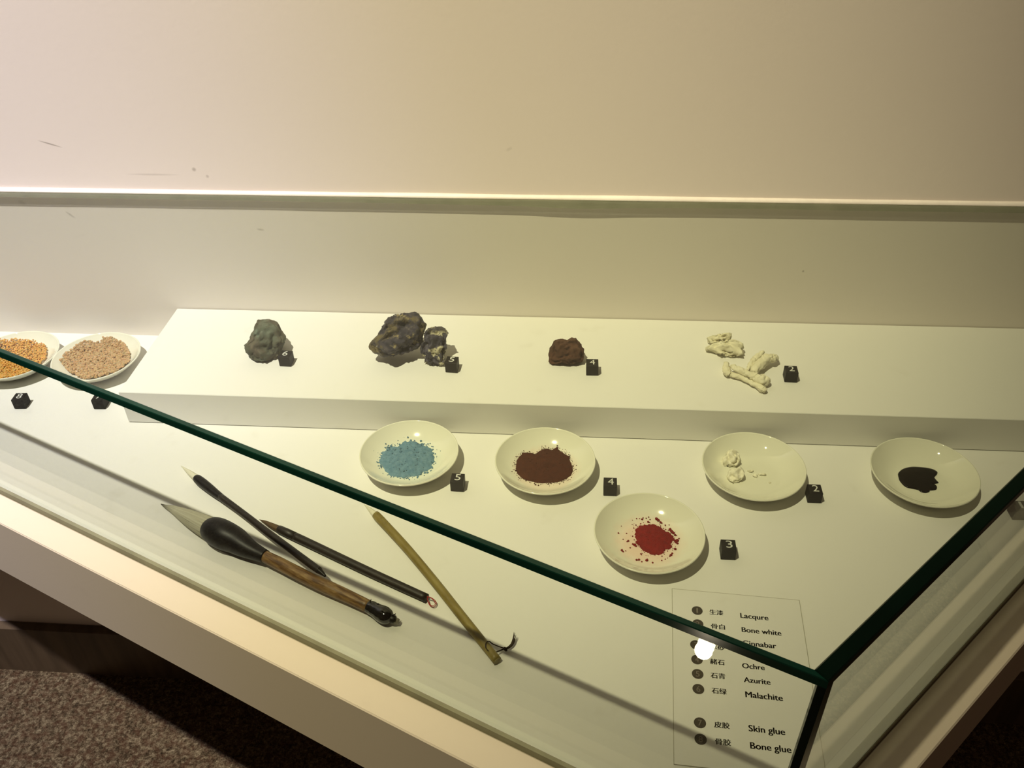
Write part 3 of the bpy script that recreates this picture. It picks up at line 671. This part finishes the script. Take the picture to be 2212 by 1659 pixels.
M['pith'] = mat('bamboo_core', (.24, .20, .10), rough=.8)

P_ = at(600, 1215, 0)
br = empty('writing_brush', P_, 'largest brush, with pale bristles, a black bulb and a mottled bamboo handle', 'brush', 'brushes lying at the front of the case')
B1 = [(347.5, 1088.7, 1.5, .0030), (358, 1094, 8, .0038), (372.4, 1099.5, 16, .0055), (407.8, 1118, 35, .0095), (438, 1133.5, 46, .0112), (463, 1146, 51, .0118)]
tube('bristles', sec(B1, 1, 0, 0), M['goat'], br, 32)
B2 = [(457, 1142.5, 50, .0118), (459.5, 1144, 56, .0122), (470, 1149, 62, .0125), (486, 1157, 63, .0126), (505.7, 1166, 58, .0124), (523, 1177, 50, .0120), (540, 1187, 41, .0114), (557, 1195, 34, .0110), (573.5, 1202.5, 29, .0108)]
tube('ferrule', sec(B2, 1, 0, 0), M['horn'], br, 32)
B3 = [(571.5, 1201.5, 26.5, .0108), (600, 1216, 28, .0104), (649, 1241, 29, .0098), (700, 1265.5, 30.5, .0092), (750, 1288, 29, .0086), (798, 1311, 27, .0080)]
tube('handle', sec(B3, 1, 0, 0), M['bamboo_mottled'], br, 28, wob=.05)
B4 = [(796, 1310, 28, .0080), (803, 1313.5, 30, .0080), (811, 1318, 31, .0080), (824, 1325.5, 37, .0080), (833, 1330.5, 37, .0080), (841, 1334, 30, .0080), (846, 1336, 18, .0080)]
tube('cap', sec(B4, 1, 0, 0), M['cap'], br, 28, wob=.06)
tubes('cap_ears', [sec([(799, 1301, 3, .013), (802, 1294, 1, .016)], 1, 0, 0), sec([(813, 1306, 3, .013), (818, 1303.5, 2, .014)], 1, 0, 0), sec([(848, 1330, 4, .011), (855, 1325.5, 1.5, .013)], 1, 0, 0)], M['cap'], br)
tube('knob', sec([(843, 1335.5, 19, .0075), (849, 1337.5, 18, .0075), (853, 1339, 16, .007)], 1, 0, 0), M['horn'], br, 18)
tube('knob_tip', sec([(852, 1339, 13, .006), (858, 1341.5, 13, .0055), (862, 1342.5, 10, .0055)], 1, 0, 0), M['knob'], br, 16)

br = empty('writing_brush', at(560, 1140, 0), 'thin black brush with a white tip, its end resting on the largest brush', 'brush', 'brushes lying at the front of the case')
tube('bristles', sec([(391.5, 1006.5, 1, .004), (400, 1013.5, 6, .0042), (412, 1023, 12, .0045), (426, 1033.5, 15.5, .005)], 1, 0, 0), M['whitehair'], br, 20)
tube('ferrule', sec([(424, 1031.8, 15, .005), (426, 1034, 18.5, .005), (434, 1040.5, 21, .0052), (448, 1051.5, 20.5, .0056), (462, 1062.5, 18.5, .006), (478.6, 1074.9, 15.2, .0065)], 1, 0, 0), M['horn'], br, 20)
tube('handle', sec([(477, 1073.8, 15.6, .0065), (520.8, 1105.5, 14, .0085), (581, 1151.5, 15, .0118), (635, 1192, 16, .0150), (676, 1222.5, 16.5, .0175), (690, 1232.5, 15, .0180)], 1, 0, 0), M['darkwood'], br, 20)
tube('end_tip', sec([(688, 1231.5, 14.5, .0180), (696, 1238, 10, .0178), (703, 1245, 5, .0172)], 1, 0, 0), M['horn'], br, 16)

br = empty('writing_brush', at(760, 1215, 0), 'black-handled brush with a dark brown tip and a red thread loop', 'brush', 'brushes lying at the front of the case')
tube('bristles', sec([(560.5, 1122.5, 1, .0038), (572, 1127.5, 7, .0040), (586, 1135, 12, .0042), (604, 1143.8, 15.5, .0044)], 1, 0, 0), M['brownhair'], br, 20)
tube('ferrule', sec([(601.5, 1142.5, 15, .0044), (603, 1143.2, 17.5, .0044), (620, 1151, 19, .0044), (640, 1160.5, 19, .0044)], 1, 0, 0), M['darkwood'], br, 20, 1)
tube('handle', sec([(638, 1159.6, 19.1, .0044), (673, 1176, 19.3, .0044), (786.8, 1230.3, 19.5, .0044), (860, 1264, 19.3, .0044), (921.6, 1292, 19, .0044)], 1, 0, 0), M['darkwood'], br, 20)
loop = [(918, 1288, 1.6, .006), (924, 1289, 1.7, .0055), (931, 1291, 1.8, .005), (939, 1296.5, 1.8, .004), (942.5, 1303, 1.8, .003), (940, 1310, 1.8, .002), (934, 1311, 1.8, .0018), (928, 1307, 1.8, .0025), (924.5, 1299, 1.8, .004), (923, 1292, 1.6, .005)]
loop2 = [(922, 1290, 1.4, .006), (929, 1291, 1.4, .006), (936, 1296, 1.4, .0055), (940, 1303, 1.4, .0045), (937.5, 1308.5, 1.4, .0035), (931, 1307.5, 1.4, .0035), (926, 1300.5, 1.4, .0045), (923, 1293, 1.4, .0055)]
tubes('thread_loop', [sec(loop, 1, 0, 0), sec(loop2, 1, 0, 0)], M['thread'], br, 8)

br = empty('writing_brush', at(940, 1270, 0), 'plain yellow bamboo brush with a white tip and a dark cord', 'brush', 'brushes lying at the front of the case')
tube('bristles', sec([(786.5, 1089.5, 1, .004), (796, 1098, 7, .0043), (805, 1106.5, 12, .0046), (815, 1115.5, 14.5, .0048)], 1, 0, 0), M['whitehair'], br, 20)
tube('handle', sec([(812.5, 1112.8, 15.5, .0048), (814.3, 1114.8, 18.6, .0048), (840, 1142, 19, .0048), (881, 1187, 19.5, .0048), (940, 1258, 20, .0048), (995.2, 1328, 20.5, .0048), (1040, 1384, 20.5, .0048), (1074, 1427, 20.2, .0048)], 1, 0, 0), M['bamboo'], br, 24)
e0 = at(1073.8, 1426.7, .0048); ax = (at(1074, 1427, .0048) - at(1040, 1384, .0048)).normalized()
tube('hollow_end', [(e0 + ax * .0001, .0026), (e0 + ax * .0006, .0024)], M['pith'], br, 18, 1)
q4 = 13.825
tubes('hanging_cord', [sec([(a, b, 2.2, z) for a, b, z in [(1040, 1050, .0092), (985, 1000, .0097), (950, 930, .0099), (955, 850, .0099), (1000, 775, .0096), (1080, 775, .0080), (1160, 840, .0060), (1320, 910, .0042), (1450, 955, .0035), (1540, 975, .003)]], q4, 980, 1330),
                       sec([(a, b, 3.0, z) for a, b, z in [(1280, 1080, .0050), (1400, 1035, .004), (1480, 1000, .0035), (1560, 990, .003)]], q4, 980, 1330)], M['cord'], br)
tube('cord_knot', sec([(1500, 960, 4, .003), (1530, 975, 6, .003), (1560, 1010, 8.5, .003), (1600, 1010, 6, .003)], q4, 980, 1330), M['cord'], br, 10)
tubes('cord_tassel', [sec([(1570, 985, 4.5, .003), (1660, 930, 5.5, .0035), (1735, 850, 6.0, .004), (1775, 750, 5.5, .005), (1790, 640, 3.0, .006), (1800, 490, .8, .008)], q4, 980, 1330),
                      sec([(1650, 950, 4, .003), (1740, 880, 4.5, .0035), (1800, 780, 4, .004), (1825, 700, 2.2, .005), (1860, 570, .8, .007)], q4, 980, 1330),
                      sec([(1780, 700, 2.5, .005), (1815, 600, 1.5, .007), (1838, 510, .8, .008)], q4, 980, 1330)], M['cord'], br)

# ------------------------------------------------------------------ label panel
c0, c1 = at(1452, 1273), at(1726, 1298); ang = math.atan2(c1.y - c0.y, c1.x - c0.x); wdt = (c1 - c0).length; hgt = .163
lab = empty('label_panel', (c0.x, c0.y, 0.0002), 'flat white label panel with numbered pigment names in Chinese and English', 'label', rz=ang)
bpy.context.view_layer.update(); LW = world_of(lab)
TH = .0006
def lbox(name, x0, y0, x1, y1, z0, z1, m):
    V = [LW @ Vector(p) for p in ((x0, y0, z0), (x1, y0, z0), (x1, y1, z0), (x0, y1, z0), (x0, y0, z1), (x1, y0, z1), (x1, y1, z1), (x0, y1, z1))]
    return build(name, V, [(3, 2, 1, 0), (4, 5, 6, 7), (0, 1, 5, 4), (1, 2, 6, 5), (2, 3, 7, 6), (3, 0, 4, 7)], m, lab)
lbox('panel', 0, -hgt, wdt, 0, 0, TH, M['acrylic'])
for nm_, a in (('outline', (-.0003, -hgt, .0001, 0)), ('outline', (wdt - .0001, -hgt, wdt + .0003, 0)), ('outline', (-.0003, -.0001, wdt + .0003, .0003)), ('outline', (-.0003, -hgt - .0003, wdt + .0003, -hgt))):
    lbox(nm_, a[0], a[1], a[2], a[3], 0, TH * 1.02, M['hair'])
LI = LW.inverted()
rows = [('1', '生漆', 'Lacqure', (1506, 1319), (1547.5, 1323), (1600, 1334.5), 60), ('2', '骨白', 'Bone white', (1507.5, 1347.5), (1551, 1353.5), (1603, 1365), 85),
        ('3', '朱砂', 'Cinnabar', (1503, 1393), (1550, 1398), (1605, 1394), 72), ('4', '赭石', 'Ochre', (1505.5, 1425), (1549.5, 1430), (1604, 1443), 48),
        ('5', '石青', 'Azurite', (1507, 1456), (1551, 1460), (1607.5, 1473.5), 57), ('6', '石绿', 'Malachite', (1508.5, 1488.5), (1553.5, 1493), (1611, 1506), 80),
        ('7', '皮胶', 'Skin glue', (1512, 1561.5), (1559.5, 1566.5), (1618, 1579.5), 78), ('8', '骨胶', 'Bone glue', (1513.5, 1597), (1562, 1603), (1621.5, 1617), 88)]
def onlab(u, v, z=TH): return LI @ at(u, v, z + .0002)
for num, zh, en, pd_, pz, pe, we in rows:
    p = onlab(*pd_); R_ = .00455
    V = [LW @ Vector((p.x, p.y, TH + .0001))] + [LW @ Vector((p.x + R_ * math.cos(t), p.y + R_ * math.sin(t), TH + .0001)) for t in [2 * math.pi * i / 40 for i in range(40)]]
    build('number_disc', V, [(0, 1 + i, 1 + (i + 1) % 40) for i in range(40)], M['disc'], lab)
    wd = .0030 if num != '1' else .0014
    text_obj('disc_number', num, wd, .0050, .0, M['discdigit'], LW @ Matrix.Translation((p.x - wd / 2, p.y - .0025, TH + .0002)), lab)
    p = onlab(*pz); text_obj('chinese_name', zh, .0112, .0052, .008, M['ink'], LW @ Matrix.Translation((p.x - .0056, p.y - .0026, TH + .00015)), lab)
    p = onlab(*pe); q = onlab(pe[0] + we, pe[1] + we * .088); text_obj('english_name', en, (q - p).length, None, .007, M['ink'], LW @ Matrix.Translation((p.x, p.y, TH + .00015)), lab)
